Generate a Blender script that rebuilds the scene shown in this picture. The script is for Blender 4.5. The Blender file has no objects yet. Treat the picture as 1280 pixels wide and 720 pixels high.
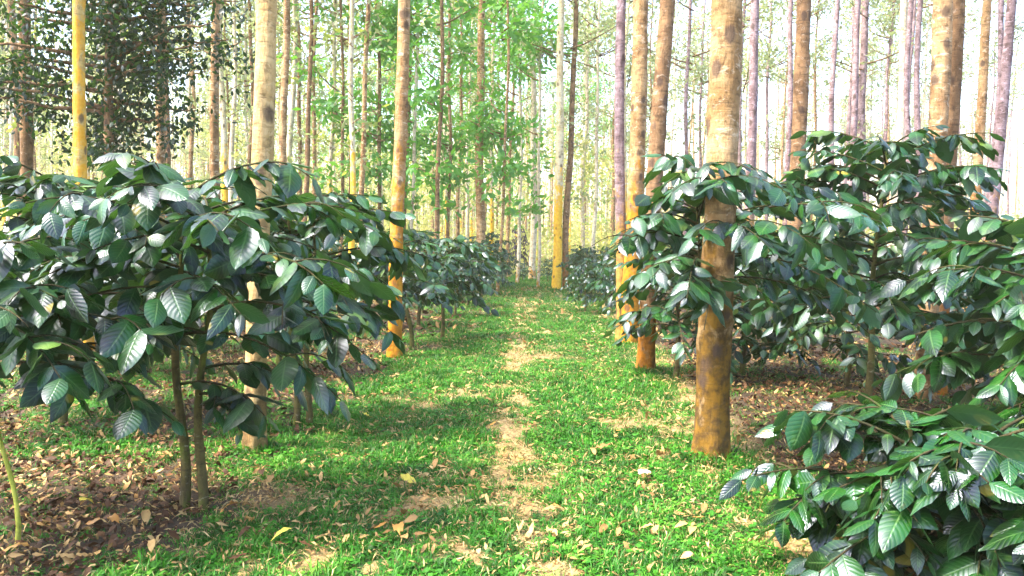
import bpy, math, random
import numpy as np
from mathutils import Matrix, Vector, Euler

# ------------------------------------------------------------------ camera, light, exposure
sc = bpy.context.scene
col = sc.collection
R = math.radians
rng = np.random.default_rng(11)
random.seed(11)

F = 1000.0                                    # focal length in photo pixels (1280 wide)
cam_data = bpy.data.cameras.new('camera')
cam_data.sensor_width = 36.0
cam_data.lens = F / 1280 * 36.0
cam_data.clip_start = 0.05
cam_data.clip_end = 2000
cam = bpy.data.objects.new('camera', cam_data)
col.objects.link(cam)
CAM_Z = 1.5
cam_mat = (Matrix.Rotation(math.atan(50 / F), 4, 'Z') @ Matrix.Rotation(R(90) - math.atan(50 / F), 4, 'X')
           @ Matrix.Rotation(R(1.0), 4, 'Z'))
cam_mat.translation = (0, 0, CAM_Z)
cam.matrix_world = cam_mat
sc.camera = cam

SUN_EL, SUN_AZ = R(56), R(-112)                # azimuth from +Y towards +X: sun front-left, softened by thin cloud
world = bpy.data.worlds.new('World')
sc.world = world
world.use_nodes = True
wn = world.node_tree.nodes
sky = wn.new('ShaderNodeTexSky')
sky.sky_type = 'NISHITA'
sky.sun_disc = False
sky.sun_elevation = SUN_EL
sky.sun_rotation = SUN_AZ
sky.air_density = 1.0
sky.dust_density = 4.0
sky.ozone_density = 1.0
wn['Background'].inputs['Strength'].default_value = 0.15
world.node_tree.links.new(sky.outputs[0], wn['Background'].inputs['Color'])

sun_data = bpy.data.lights.new('sun', 'SUN')
sun_data.energy = 2.4
sun_data.angle = R(14)
sun_data.color = (1.0, 0.89, 0.68)
sun = bpy.data.objects.new('sun', sun_data)
col.objects.link(sun)
sd = Vector((math.sin(SUN_AZ) * math.cos(SUN_EL), math.cos(SUN_AZ) * math.cos(SUN_EL), math.sin(SUN_EL)))
sun.rotation_euler = (-sd).to_track_quat('-Z', 'Y').to_euler()
sun.location = sd * 60

sc.view_settings.view_transform = 'Standard'
sc.view_settings.look = 'None'
sc.view_settings.gamma = 1
sc.view_settings.exposure = 2.68
sc.view_settings.use_curve_mapping = False
sc.cycles.max_bounces = 7
sc.cycles.diffuse_bounces = 4
sc.cycles.glossy_bounces = 2
sc.cycles.transmission_bounces = 5
sc.cycles.volume_bounces = 1
sc.cycles.use_denoising = True

# ------------------------------------------------------------------ pixel -> place
def ray(px, py):
    return (cam_mat.to_3x3() @ Vector(((px - 640) / F, (360 - py) / F, -1.0)))

def ground_at(px, py):
    d = ray(px, py)
    t = -CAM_Z / d.z
    return (d.x * t, d.y * t)

def at_depth(px, py, Y):
    d = ray(px, py)
    t = Y / d.y
    return (d.x * t, Y, CAM_Z + d.z * t)

# ------------------------------------------------------------------ noise for numpy
_tab = np.random.default_rng(5).random((256, 256))
def vnoise(x, y):
    xi = np.floor(x).astype(int); yi = np.floor(y).astype(int)
    fx = x - xi; fy = y - yi
    fx = fx * fx * (3 - 2 * fx); fy = fy * fy * (3 - 2 * fy)
    a = _tab[xi & 255, yi & 255]; b = _tab[(xi + 1) & 255, yi & 255]
    c = _tab[xi & 255, (yi + 1) & 255]; d = _tab[(xi + 1) & 255, (yi + 1) & 255]
    return (a * (1 - fx) + b * fx) * (1 - fy) + (c * (1 - fx) + d * fx) * fy

def fbm(x, y, o=4):
    s = 0; a = 0.5; t = 0
    for k in range(o):
        s = s + a * vnoise(x * 2 ** k + 17.3 * k, y * 2 ** k + 9.1 * k); t += a; a *= 0.5
    return s / t

def sstep(a, b, x):
    t = np.clip((x - a) / (b - a), 0, 1)
    return t * t * (3 - 2 * t)

def gz(x, y):
    x = np.asarray(x, float); y = np.asarray(y, float)
    r = np.hypot(x, y)
    return (fbm(x * 0.6 + 40, y * 0.6 + 40, 3) - 0.5) * 0.10 * sstep(60, 20, r)

def strip_x(y):
    return -0.02 - 0.34 * sstep(3.5, 7.0, y) - 0.2 * sstep(7, 14, y)

def grass_cover(x, y):
    """0 bare litter .. 1 closed grass"""
    n = fbm(x * 1.3, y * 1.3 + 5, 4)
    path = sstep(-2.5, -1.7, x) * sstep(1.9, 1.0, x)
    g = 0.42 + 0.45 * path
    g = np.where(x > 1.5, g - 0.30 * sstep(1.2, 2.2, x), g)
    dl = np.hypot((x + 2.9) / 1.9, (y - 4.1) / 1.25)
    g = g - 0.62 * sstep(1.15, 0.35, dl)
    dr = np.hypot((x - 2.7) / 1.7, (y - 7.3) / 1.5)
    g = g - 0.5 * sstep(1.1, 0.3, dr)
    st = np.abs(x - strip_x(y) - 0.10 * (vnoise(y * 2.2, y * 0 + 3.3) - 0.5))
    g = g - 1.05 * sstep(0.30, 0.03, st) * sstep(0.32, 0.58, fbm(x * 6.0 + 9, y * 4.2, 3)) * sstep(24, 12, y)
    g = g + (n - 0.5) * 1.9
    n2 = vnoise(x * 2.6 + 50, y * 2.0 + 7)
    g = g - 0.35 * sstep(0.60, 0.85, n2)
    n3 = fbm(x * 7.5 + 80, y * 6.0 + 17, 2)
    g = g - 0.8 * sstep(0.60, 0.78, n3)
    return np.clip(g, 0, 1)

# ------------------------------------------------------------------ materials
def new_mat(name):
    m = bpy.data.materials.new(name); m.use_nodes = True
    nt = m.node_tree
    return m, nt, nt.nodes['Principled BSDF']

def N(nt, t, **kw):
    n = nt.nodes.new(t)
    for k, v in kw.items():
        if hasattr(n, k) and k not in n.inputs: setattr(n, k, v)
        else: n.inputs[k].default_value = v
    return n

def mixc(nt, fac, a, b, blend='MIX'):
    n = nt.nodes.new('ShaderNodeMix'); n.data_type = 'RGBA'; n.blend_type = blend
    for sock, v in ((n.inputs['Factor'], fac), (n.inputs[6], a), (n.inputs[7], b)):
        if hasattr(v, 'links') or hasattr(v, 'is_linked'): nt.links.new(v, sock)
        elif isinstance(v, (int, float)): sock.default_value = v
        else: sock.default_value = (*v, 1) if len(v) == 3 else v
    return n.outputs[2]

def math_(nt, op, a, b=None, c=None):
    n = nt.nodes.new('ShaderNodeMath'); n.operation = op
    for i, v in enumerate((a, b, c)):
        if v is None: continue
        if isinstance(v, (int, float)): n.inputs[i].default_value = v
        else: nt.links.new(v, n.inputs[i])
    return n.outputs[0]

def maprange(nt, v, a, b, c=0.0, d=1.0):
    n = nt.nodes.new('ShaderNodeMapRange'); n.interpolation_type = 'SMOOTHSTEP'
    nt.links.new(v, n.inputs[0])
    for i, q in enumerate((a, b, c, d)): n.inputs[i + 1].default_value = q
    return n.outputs[0]

def noise(nt, vec, scale, detail=4, rough=0.55, dist=0.0):
    n = nt.nodes.new('ShaderNodeTexNoise')
    n.inputs['Scale'].default_value = scale; n.inputs['Detail'].default_value = detail
    n.inputs['Roughness'].default_value = rough; n.inputs['Distortion'].default_value = dist
    if vec is not None: nt.links.new(vec, n.inputs['Vector'])
    return n.outputs['Fac']

def leaf_material(name, dark, light, rough=0.33, transl=0.25, tcol=(0.12, 0.32, 0.03), veins=True, young=0.0, under=None, stint=True):
    m, nt, p = new_mat(name)
    L = nt.links
    pos = nt.nodes.new('ShaderNodeNewGeometry')
    n1 = noise(nt, pos.outputs['Position'], 5.0, 2)
    c = mixc(nt, maprange(nt, n1, 0.35, 0.66), dark, light)
    n2 = noise(nt, pos.outputs['Position'], 2.3, 2)
    if young: c = mixc(nt, maprange(nt, n2, 0.62, 0.75, 0, young), c, (0.16, 0.26, 0.04))
    n3 = noise(nt, pos.outputs['Position'], 60, 3)
    c = mixc(nt, maprange(nt, n3, 0.60, 0.78, 0, 0.35), c, (0.09, 0.07, 0.02))
    n4 = noise(nt, pos.outputs['Position'], 9.0, 1)
    c = mixc(nt, maprange(nt, n4, 0.66, 0.70, 0, 0.6 if young else 0.0), c, (0.045, 0.11, 0.025))
    n5 = noise(nt, pos.outputs['Position'], 7.0, 0)
    if young: c = mixc(nt, maprange(nt, n5, 0.79, 0.82, 0, 0.8), c, (0.24, 0.20, 0.025))
    if veins:
        uv = nt.nodes.new('ShaderNodeUVMap'); uv.uv_map = 'UVMap'
        sep = nt.nodes.new('ShaderNodeSeparateXYZ'); L.new(uv.outputs[0], sep.inputs[0])
        u = math_(nt, 'ABSOLUTE', math_(nt, 'MULTIPLY_ADD', sep.outputs[0], 2.0, -1.0))
        v = sep.outputs[1]
        ph = math_(nt, 'MULTIPLY', math_(nt, 'SUBTRACT', math_(nt, 'MULTIPLY', v, 9.0), math_(nt, 'MULTIPLY', u, 1.7)), 6.28318)
        w = math_(nt, 'SINE', ph)
        lat = maprange(nt, w, 0.78, 1.0)
        mid = maprange(nt, u, 0.10, 0.02)
        vein = math_(nt, 'MAXIMUM', math_(nt, 'MULTIPLY', lat, 0.55), mid)
        c = mixc(nt, math_(nt, 'MULTIPLY', vein, 0.4), c, (0.10, 0.20, 0.06))
        hgt = math_(nt, 'SUBTRACT', math_(nt, 'MULTIPLY', w, -0.5), math_(nt, 'MULTIPLY', mid, 1.0))
        b = nt.nodes.new('ShaderNodeBump'); b.inputs['Strength'].default_value = 0.45; b.inputs['Distance'].default_value = 0.0015
        L.new(hgt, b.inputs['Height']); L.new(b.outputs[0], p.inputs['Normal'])
    if under:
        c = mixc(nt, math_(nt, 'MULTIPLY', pos.outputs['Backfacing'], 0.8), c, under)
    L.new(c, p.inputs['Base Color'])
    rr = maprange(nt, n2, 0.3, 0.7, rough - 0.07, rough + 0.12)
    L.new(rr, p.inputs['Roughness'])
    p.inputs['Specular IOR Level'].default_value = 0.28 if name == 'dark_tree_leaf' else 0.64
    if stint: p.inputs['Specular Tint'].default_value = (0.66, 0.70, 1.0, 1)  # bluish tint paints sky blue into the leaf highlights
    t = nt.nodes.new('ShaderNodeBsdfTranslucent'); t.inputs['Color'].default_value = (*tcol, 1)
    mx = nt.nodes.new('ShaderNodeMixShader'); mx.inputs[0].default_value = transl
    L.new(p.outputs[0], mx.inputs[1]); L.new(t.outputs[0], mx.inputs[2])
    L.new(mx.outputs[0], nt.nodes['Material Output'].inputs['Surface'])
    return m

def bark_material(name, c1, c2, lichen=None, lich_h=None, lich_amt=0.5, pale=None, pale_amt=0.0, band=0.35, lich2_or_shade=None, knots=0.6, mottle=0.6):
    m, nt, p = new_mat(name)
    L = nt.links
    tc = nt.nodes.new('ShaderNodeTexCoord'); oi = nt.nodes.new('ShaderNodeObjectInfo')
    off = nt.nodes.new('ShaderNodeVectorMath'); off.operation = 'ADD'
    cmb = nt.nodes.new('ShaderNodeCombineXYZ')
    L.new(math_(nt, 'MULTIPLY', oi.outputs['Random'], 37.0), cmb.inputs[0])
    L.new(math_(nt, 'MULTIPLY', oi.outputs['Random'], 91.0), cmb.inputs[1])
    L.new(tc.outputs['Object'], off.inputs[0]); L.new(cmb.outputs[0], off.inputs[1])
    V = off.outputs[0]
    def mapped(s):
        mp = nt.nodes.new('ShaderNodeMapping'); mp.inputs['Scale'].default_value = s
        L.new(V, mp.inputs[0]); return mp.outputs[0]
    big = noise(nt, V, 3.2, 6, 0.62)
    c = mixc(nt, maprange(nt, big, 0.38, 0.62), c1, c2)
    rings = noise(nt, mapped((5, 5, 30)), 1.0, 5, 0.65, 0.4)
    c = mixc(nt, maprange(nt, rings, 0.52, 0.66, 0, min(1.0, band * 1.7)), c, (0.05, 0.035, 0.025))
    fur = noise(nt, mapped((34, 34, 7)), 1.0, 5, 0.65)
    c = mixc(nt, maprange(nt, fur, 0.55, 0.75, 0, 0.55), c, (0.045, 0.03, 0.02))
    mo = noise(nt, mapped((13, 13, 9)), 1.0, 8, 0.72, 0.3)
    c = mixc(nt, maprange(nt, mo, 0.50, 0.62, 0, mottle), c, tuple(0.33 * q for q in c1))
    if pale:
        pn = noise(nt, mapped((9, 9, 16)), 1.0, 7, 0.7, 0.8)
        c = mixc(nt, maprange(nt, pn, 0.56 - 0.12 * pale_amt, 0.70 - 0.12 * pale_amt, 0, 0.75), c, pale)
    if lichen:
        ln = noise(nt, mapped((6, 6, 4)), 1.0, 6, 0.66, 0.5)
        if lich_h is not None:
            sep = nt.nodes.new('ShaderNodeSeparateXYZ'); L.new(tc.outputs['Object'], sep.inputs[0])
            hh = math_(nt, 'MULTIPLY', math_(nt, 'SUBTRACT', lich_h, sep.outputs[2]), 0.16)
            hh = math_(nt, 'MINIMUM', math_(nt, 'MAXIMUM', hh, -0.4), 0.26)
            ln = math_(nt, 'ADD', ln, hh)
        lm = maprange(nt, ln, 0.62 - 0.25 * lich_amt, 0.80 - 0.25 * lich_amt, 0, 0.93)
        lc = mixc(nt, maprange(nt, noise(nt, V, 14, 4), 0.35, 0.65), lichen, lich2_or_shade or tuple(0.55 * q for q in lichen))
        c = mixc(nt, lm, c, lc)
    kn = nt.nodes.new('ShaderNodeTexVoronoi'); kn.inputs['Scale'].default_value = 1.0
    L.new(mapped((4.5, 4.5, 3.2)), kn.inputs['Vector'])
    c = mixc(nt, maprange(nt, math_(nt, 'ADD', kn.outputs['Distance'], math_(nt, 'MULTIPLY', math_(nt, 'SUBTRACT', fur, 0.5), 0.25)), 0.27, 0.14, 0, min(1.0, knots * 1.3)), c, (0.06, 0.04, 0.035))
    L.new(c, p.inputs['Base Color'])
    p.inputs['Roughness'].default_value = 0.9
    p.inputs['Specular IOR Level'].default_value = 0.2
    h = math_(nt, 'ADD', math_(nt, 'MULTIPLY', fur, -1.0), math_(nt, 'MULTIPLY', rings, -0.5))
    b = nt.nodes.new('ShaderNodeBump'); b.inputs['Strength'].default_value = 0.9; b.inputs['Distance'].default_value = 0.02
    L.new(h, b.inputs['Height']); L.new(b.outputs[0], p.inputs['Normal'])
    return m

M = {}
M['coffee_leaf'] = leaf_material('coffee_leaf', (0.0015, 0.010, 0.002), (0.009, 0.060, 0.006), 0.31, 0.07, young=0.5, under=(0.025, 0.075, 0.03))
M['coffee_far'] = leaf_material('coffee_leaf_far', (0.003, 0.017, 0.004), (0.014, 0.064, 0.010), 0.32, 0.10, veins=False, under=(0.03, 0.08, 0.03))
M['dark_tree'] = leaf_material('dark_tree_leaf', (0.004, 0.010, 0.006), (0.012, 0.030, 0.012), 0.40, 0.12, veins=False)
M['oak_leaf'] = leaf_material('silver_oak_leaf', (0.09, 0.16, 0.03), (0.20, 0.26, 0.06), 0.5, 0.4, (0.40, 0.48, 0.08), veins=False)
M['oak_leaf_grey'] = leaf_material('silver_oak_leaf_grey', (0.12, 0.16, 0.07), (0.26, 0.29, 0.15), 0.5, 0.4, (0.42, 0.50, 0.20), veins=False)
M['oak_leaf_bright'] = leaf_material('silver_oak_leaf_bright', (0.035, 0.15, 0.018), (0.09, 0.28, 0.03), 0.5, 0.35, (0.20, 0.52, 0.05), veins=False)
M['undergrowth'] = leaf_material('undergrowth_leaf', (0.22, 0.27, 0.06), (0.48, 0.46, 0.16), 0.6, 0.45, (0.60, 0.60, 0.18), veins=False)  # leaf colours kept pale, with far haze painted into them
OR, OR2 = (0.52, 0.23, 0.010), (0.32, 0.12, 0.007)
M['bark_orange'] = bark_material('bark_orange', (0.42, 0.30, 0.12), (0.50, 0.36, 0.14), (0.60, 0.28, 0.012), None, 0.95, lich2_or_shade=(0.66, 0.36, 0.04), band=0.3, pale=(0.6, 0.5, 0.3), pale_amt=0.0)
M['bark_birch'] = bark_material('bark_patchy', (0.40, 0.26, 0.11), (0.52, 0.36, 0.17), (0.20, 0.12, 0.05), 0.7, 0.7, pale=(0.56, 0.40, 0.21), pale_amt=0.7, band=0.35)
M['bark_big'] = bark_material('bark_big', (0.24, 0.14, 0.06), (0.38, 0.26, 0.14), (0.17, 0.088, 0.006), 1.1, 0.95, lich2_or_shade=(0.05, 0.028, 0.008), pale=(0.54, 0.44, 0.32), pale_amt=0.1, band=0.3)  # low lichen tones darkened, with shade of the bush leaves painted into them
M['bark_tan'] = bark_material('bark_tan', (0.22, 0.12, 0.055), (0.42, 0.27, 0.14), OR, 0.4, 0.4, pale=(0.66, 0.56, 0.42), pale_amt=0.3, band=0.35)
M['bark_tan_orange'] = bark_material('bark_tan_orange', (0.26, 0.14, 0.06), (0.44, 0.28, 0.14), OR, 2.3, 0.8, lich2_or_shade=OR2, pale=(0.62, 0.50, 0.38), pale_amt=0.2)
M['bark_brown'] = bark_material('bark_brown', (0.15, 0.085, 0.045), (0.27, 0.16, 0.085), OR2, 1.2, 0.5, pale=(0.45, 0.36, 0.28), pale_amt=0.1)
M['bark_lilac'] = bark_material('bark_lilac', (0.16, 0.105, 0.115), (0.30, 0.22, 0.245), (0.42, 0.24, 0.05), 2.6, 0.5, pale=(0.44, 0.35, 0.42), pale_amt=0.3)
M['bark_yellow'] = bark_material('bark_yellow', (0.55, 0.44, 0.26), (0.66, 0.58, 0.42), (0.80, 0.48, 0.03), 3.6, 0.9, lich2_or_shade=(0.70, 0.36, 0.02), pale=(0.72, 0.66, 0.54), pale_amt=0.5, band=0.15)
M['bark_pale'] = bark_material('bark_pale', (0.50, 0.40, 0.28), (0.66, 0.58, 0.46), OR, 1.0, 0.4, pale=(0.74, 0.68, 0.58), pale_amt=0.6, band=0.2, knots=0.3)
M['stem'] = bark_material('coffee_stem', (0.075, 0.06, 0.025), (0.13, 0.11, 0.04), (0.14, 0.17, 0.03), None, 0.6, pale=(0.36, 0.33, 0.26), pale_amt=0.0, knots=0.2)
M['twig'] = bark_material('coffee_twig', (0.025, 0.022, 0.010), (0.05, 0.042, 0.018), (0.03, 0.055, 0.010), None, 0.6, knots=0.1)
M['green_stem'] = bark_material('green_stem', (0.42, 0.46, 0.06), (0.55, 0.55, 0.12), (0.30, 0.40, 0.05), None, 0.4, band=0.1, knots=0.1)

def ground_material():
    m, nt, p = new_mat('soil')
    L = nt.links
    g = nt.nodes.new('ShaderNodeNewGeometry'); P = g.outputs['Position']
    at = nt.nodes.new('ShaderNodeAttribute'); at.attribute_name = 'cover'
    n1 = noise(nt, P, 9, 8, 0.65); n2 = noise(nt, P, 45, 5, 0.7)
    soil = mixc(nt, maprange(nt, n1, 0.35, 0.65), (0.020, 0.012, 0.007), (0.060, 0.036, 0.018))
    soil = mixc(nt, maprange(nt, n2, 0.56, 0.72, 0, 0.7), soil, (0.13, 0.085, 0.04))
    dry = nt.nodes.new('ShaderNodeAttribute'); dry.attribute_name = 'dry'
    soil = mixc(nt, dry.outputs['Fac'], soil, mixc(nt, maprange(nt, n2, 0.35, 0.65), (0.16, 0.10, 0.04), (0.36, 0.27, 0.12)))
    grn = mixc(nt, maprange(nt, n2, 0.35, 0.65), (0.007, 0.03, 0.004), (0.03, 0.10, 0.010))
    f = maprange(nt, math_(nt, 'ADD', at.outputs['Fac'], math_(nt, 'MULTIPLY', math_(nt, 'SUBTRACT', n1, 0.5), 0.9)), 0.25, 0.65)
    L.new(mixc(nt, f, soil, grn), p.inputs['Base Color'])
    p.inputs['Roughness'].default_value = 0.95
    b = nt.nodes.new('ShaderNodeBump'); b.inputs['Distance'].default_value = 0.03; b.inputs['Strength'].default_value = 1.0
    L.new(math_(nt, 'ADD', n1, math_(nt, 'MULTIPLY', n2, 0.5)), b.inputs['Height']); L.new(b.outputs[0], p.inputs['Normal'])
    return m

def simple_leafy(name, cols, rough=0.6, transl=0.3, tcol=None, nscale=3.0, fine=70):
    m, nt, p = new_mat(name)
    L = nt.links
    g = nt.nodes.new('ShaderNodeNewGeometry'); oi = nt.nodes.new('ShaderNodeObjectInfo')
    n = noise(nt, g.outputs['Position'], nscale, 4)
    f = math_(nt, 'ADD', math_(nt, 'MULTIPLY', maprange(nt, n, 0.3, 0.7), 0.55), math_(nt, 'MULTIPLY', oi.outputs['Random'], 0.45))
    cr = nt.nodes.new('ShaderNodeValToRGB')
    els = cr.color_ramp.elements
    while len(els) < len(cols): els.new(0.5)
    for i, c in enumerate(cols):
        els[i].position = i / (len(cols) - 1); els[i].color = (*c, 1)
    L.new(f, cr.inputs[0])
    n2 = noise(nt, g.outputs['Position'], fine, 3)
    c = mixc(nt, maprange(nt, n2, 0.55, 0.75, 0, 0.5), cr.outputs[0], tuple(0.45 * q for q in cols[0]))
    L.new(c, p.inputs['Base Color']); p.inputs['Roughness'].default_value = rough
    p.inputs['Specular IOR Level'].default_value = 0.3
    t = nt.nodes.new('ShaderNodeBsdfTranslucent')
    if tcol: t.inputs['Color'].default_value = (*tcol, 1)
    else: L.new(c, t.inputs['Color'])
    mx = nt.nodes.new('ShaderNodeMixShader'); mx.inputs[0].default_value = transl
    L.new(p.outputs[0], mx.inputs[1]); L.new(t.outputs[0], mx.inputs[2])
    L.new(mx.outputs[0], nt.nodes['Material Output'].inputs['Surface'])
    return m

M['soil'] = ground_material()
M['grass'] = simple_leafy('grass_blade', [(0.005, 0.030, 0.003), (0.014, 0.090, 0.005), (0.038, 0.19, 0.010), (0.13, 0.29, 0.03)], 0.55, 0.22, (0.05, 0.26, 0.010), 4.5)
M['straw'] = simple_leafy('straw_blade', [(0.22, 0.15, 0.06), (0.38, 0.28, 0.12), (0.52, 0.42, 0.22)], 0.7, 0.2)
M['litter_brown'] = simple_leafy('litter_brown', [(0.025, 0.012, 0.006), (0.06, 0.027, 0.011), (0.15, 0.07, 0.026)], 0.7, 0.1)
M['litter_tan'] = simple_leafy('litter_tan', [(0.18, 0.095, 0.03), (0.34, 0.21, 0.08), (0.50, 0.36, 0.16)], 0.65, 0.15)
M['leaf_yellow'] = simple_leafy('leaf_yellow', [(0.50, 0.42, 0.06), (0.62, 0.55, 0.10)], 0.5, 0.2)
M['leaf_orange'] = simple_leafy('leaf_orange', [(0.36, 0.17, 0.04), (0.50, 0.28, 0.08)], 0.5, 0.2)
M['leaf_pale'] = simple_leafy('leaf_pale', [(0.62, 0.54, 0.42), (0.74, 0.68, 0.58)], 0.5, 0.15)

# ------------------------------------------------------------------ mesh helpers
def mesh_from(name, verts, faces, mats, uvs=None, smooth=True, mat_idx=None):
    me = bpy.data.meshes.new(name)
    verts = np.asarray(verts, np.float32)
    faces = np.asarray(faces, np.int32)                 # (n,4), a triangle repeats none: use -1 in last column
    if faces.ndim == 2 and faces.shape[1] == 4 and (faces[:, 3] < 0).any():
        cnt = np.where(faces[:, 3] < 0, 3, 4); flat = faces.ravel(); flat = flat[flat >= 0]
    else:
        cnt = np.full(len(faces), faces.shape[1]); flat = faces.ravel()
    me.vertices.add(len(verts)); me.vertices.foreach_set('co', verts.ravel())
    me.loops.add(len(flat)); me.loops.foreach_set('vertex_index', flat)
    me.polygons.add(len(cnt))
    st = np.concatenate(([0], np.cumsum(cnt)[:-1])).astype(np.int32)
    me.polygons.foreach_set('loop_start', st); me.polygons.foreach_set('loop_total', cnt.astype(np.int32))
    me.update(calc_edges=True)
    if smooth: me.polygons.foreach_set('use_smooth', np.ones(len(cnt), bool))
    if mat_idx is not None: me.polygons.foreach_set('material_index', np.asarray(mat_idx, np.int32))
    for m in mats: me.materials.append(m)
    if uvs is not None:
        ul = me.uv_layers.new(name='UVMap')
        ul.data.foreach_set('uv', np.asarray(uvs, np.float32)[flat].ravel())
    me.validate()
    return me

def link(name, data, parent=None, **props):
    o = bpy.data.objects.new(name, data)
    col.objects.link(o)
    if parent is not None: o.parent = parent
    for k, v in props.items(): o[k] = v
    return o

def tube(path, radii, sides=8, cap=True):
    """one tapered tube along a path -> verts, faces"""
    path = np.asarray(path, float); n = len(path)
    tan = np.gradient(path, axis=0); tan /= np.linalg.norm(tan, axis=1)[:, None] + 1e-9
    up = np.array([0, 0, 1.0]) if abs(tan[0, 2]) < 0.9 else np.array([1.0, 0, 0])
    V = []
    a = np.linspace(0, 2 * np.pi, sides, endpoint=False)
    for i in range(n):
        x = np.cross(up, tan[i]); x /= np.linalg.norm(x) + 1e-9
        y = np.cross(tan[i], x); up_ = y
        V.append(path[i] + radii[i] * (np.cos(a)[:, None] * x + np.sin(a)[:, None] * y))
    V = np.concatenate(V)
    Fs = []
    for i in range(n - 1):
        for k in range(sides):
            k2 = (k + 1) % sides
            Fs.append((i * sides + k, i * sides + k2, (i + 1) * sides + k2, (i + 1) * sides + k))
    if cap:
        V = np.concatenate([V, path[-1:]]); e = len(V) - 1
        for k in range(sides): Fs.append(((n - 1) * sides + k, (n - 1) * sides + (k + 1) % sides, e, -1))
    return V, np.array(Fs)

def join(parts):
    V = []; Fs = []; MI = []; o = 0
    for k, (v, f, mi) in enumerate(parts):
        f = np.where(f < 0, -1, f + o); V.append(v); Fs.append(f); MI.append(np.full(len(f), mi)); o += len(v)
    return np.concatenate(V), np.concatenate(Fs), np.concatenate(MI)

# coffee leaf prototypes: along +Y, face +Z, unit length
def leaf_proto(seed, nu=4, nv=6, wid=0.40, droop=0.25, fold=0.18, ripple=0.02):
    r = np.random.default_rng(seed)
    vs = []; uv = []
    tw = r.uniform(-0.25, 0.25); bend = r.uniform(-0.12, 0.12)
    for j in range(nv + 1):
        t = j / nv
        w = wid * 0.5 * (math.sin(math.pi * t ** 0.85) ** 0.75 if 0 < t < 1 else 0) + (0.012 if t == 0 else 0)
        if t > 0.8: w *= 1 - 0.35 * (t - 0.8) / 0.2
        for i in range(nu + 1):
            u = i / nu * 2 - 1
            x = u * w + bend * t * t
            z = -droop * t ** 1.8 + fold * abs(u) * w * (1 - 0.8 * t) - 0.25 * w * u * u + ripple * math.sin(t * 19 + u * 2 + seed) * abs(u)
            z += tw * u * w * t
            vs.append((x, t, z)); uv.append((i / nu, t))
    fs = []
    for j in range(nv):
        for i in range(nu):
            a = j * (nu + 1) + i
            fs.append((a, a + 1, a + nu + 2, a + nu + 1))
    return np.array(vs), np.array(fs), np.array(uv)

LEAF = [leaf_proto(s, wid=w, droop=d) for s, w, d in ((1, .52, .18), (2, .60, .30), (3, .48, .38), (4, .55, .10), (5, .60, .22), (6, .46, .28), (7, .40, .45), (8, .66, .15))]
LEAF_LO = [leaf_proto(s, 2, 3, wid=w, droop=d) for s, w, d in ((1, .52, .2), (2, .58, .3), (3, .48, .36))]
LEAF_ME = [mesh_from('coffee_leaf', v, f, [M['coffee_leaf']], u) for v, f, u in LEAF]

def spread(protos, mats4, idx):
    """merge many copies of prototypes placed by 4x4 matrices"""
    V = []; Fs = []; U = []; o = 0
    for k, (v, f, u) in enumerate(protos):
        s = mats4[idx == k]
        if not len(s): continue
        vv = np.einsum('nij,vj->nvi', s[:, :3, :3], v) + s[:, None, :3, 3]
        ff = f[None] + (np.arange(len(s)) * len(v))[:, None, None] + o
        V.append(vv.reshape(-1, 3)); Fs.append(ff.reshape(-1, f.shape[1])); U.append(np.tile(u, (len(s), 1)))
        o += len(s) * len(v)
    return np.concatenate(V), np.concatenate(Fs), np.concatenate(U)

def frame(pos, d, nrm, size):
    d = d / np.linalg.norm(d)
    x = np.cross(d, nrm); x /= np.linalg.norm(x) + 1e-9
    z = np.cross(x, d)
    m = np.eye(4); m[:3, 0] = x * size; m[:3, 1] = d * size; m[:3, 2] = z * size; m[:3, 3] = pos
    return m

# ------------------------------------------------------------------ ground
def axis(a, b, fine_a, fine_b, step, n=26):
    mid = np.arange(fine_a, fine_b + 1e-6, step)
    lo = fine_a - (np.linspace(0, 1, n)[1:] ** 2.2) * (fine_a - a)
    hi = fine_b + (np.linspace(0, 1, n)[1:] ** 2.2) * (b - fine_b)
    return np.concatenate([lo[::-1], mid, hi])
ax = axis(-300, 300, -7, 7, 0.09); ay = axis(-60, 420, 2.5, 18, 0.09)
GX, GY = np.meshgrid(ax, ay)
gv = np.stack([GX, GY, gz(GX, GY) + (fbm(GX * 5, GY * 5, 3) - 0.5) * 0.03 * sstep(30, 12, np.hypot(GX, GY))], -1).reshape(-1, 3)
nx, ny = len(ax), len(ay)
ii = (np.arange(ny - 1)[:, None] * nx + np.arange(nx - 1)[None]).ravel()
gme = mesh_from('ground', gv, np.stack([ii, ii + 1, ii + nx + 1, ii + nx], 1), [M['soil']])
ca = gme.attributes.new('cover', 'FLOAT', 'POINT'); ca.data.foreach_set('value', grass_cover(gv[:, 0], gv[:, 1]).astype(np.float32))
dryv = (sstep(-1.9, -1.3, gv[:, 0]) * sstep(1.9, 1.3, gv[:, 0])).astype(np.float32)
da_ = gme.attributes.new('dry', 'FLOAT', 'POINT'); da_.data.foreach_set('value', dryv)
link('ground', gme, kind='structure')

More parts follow.
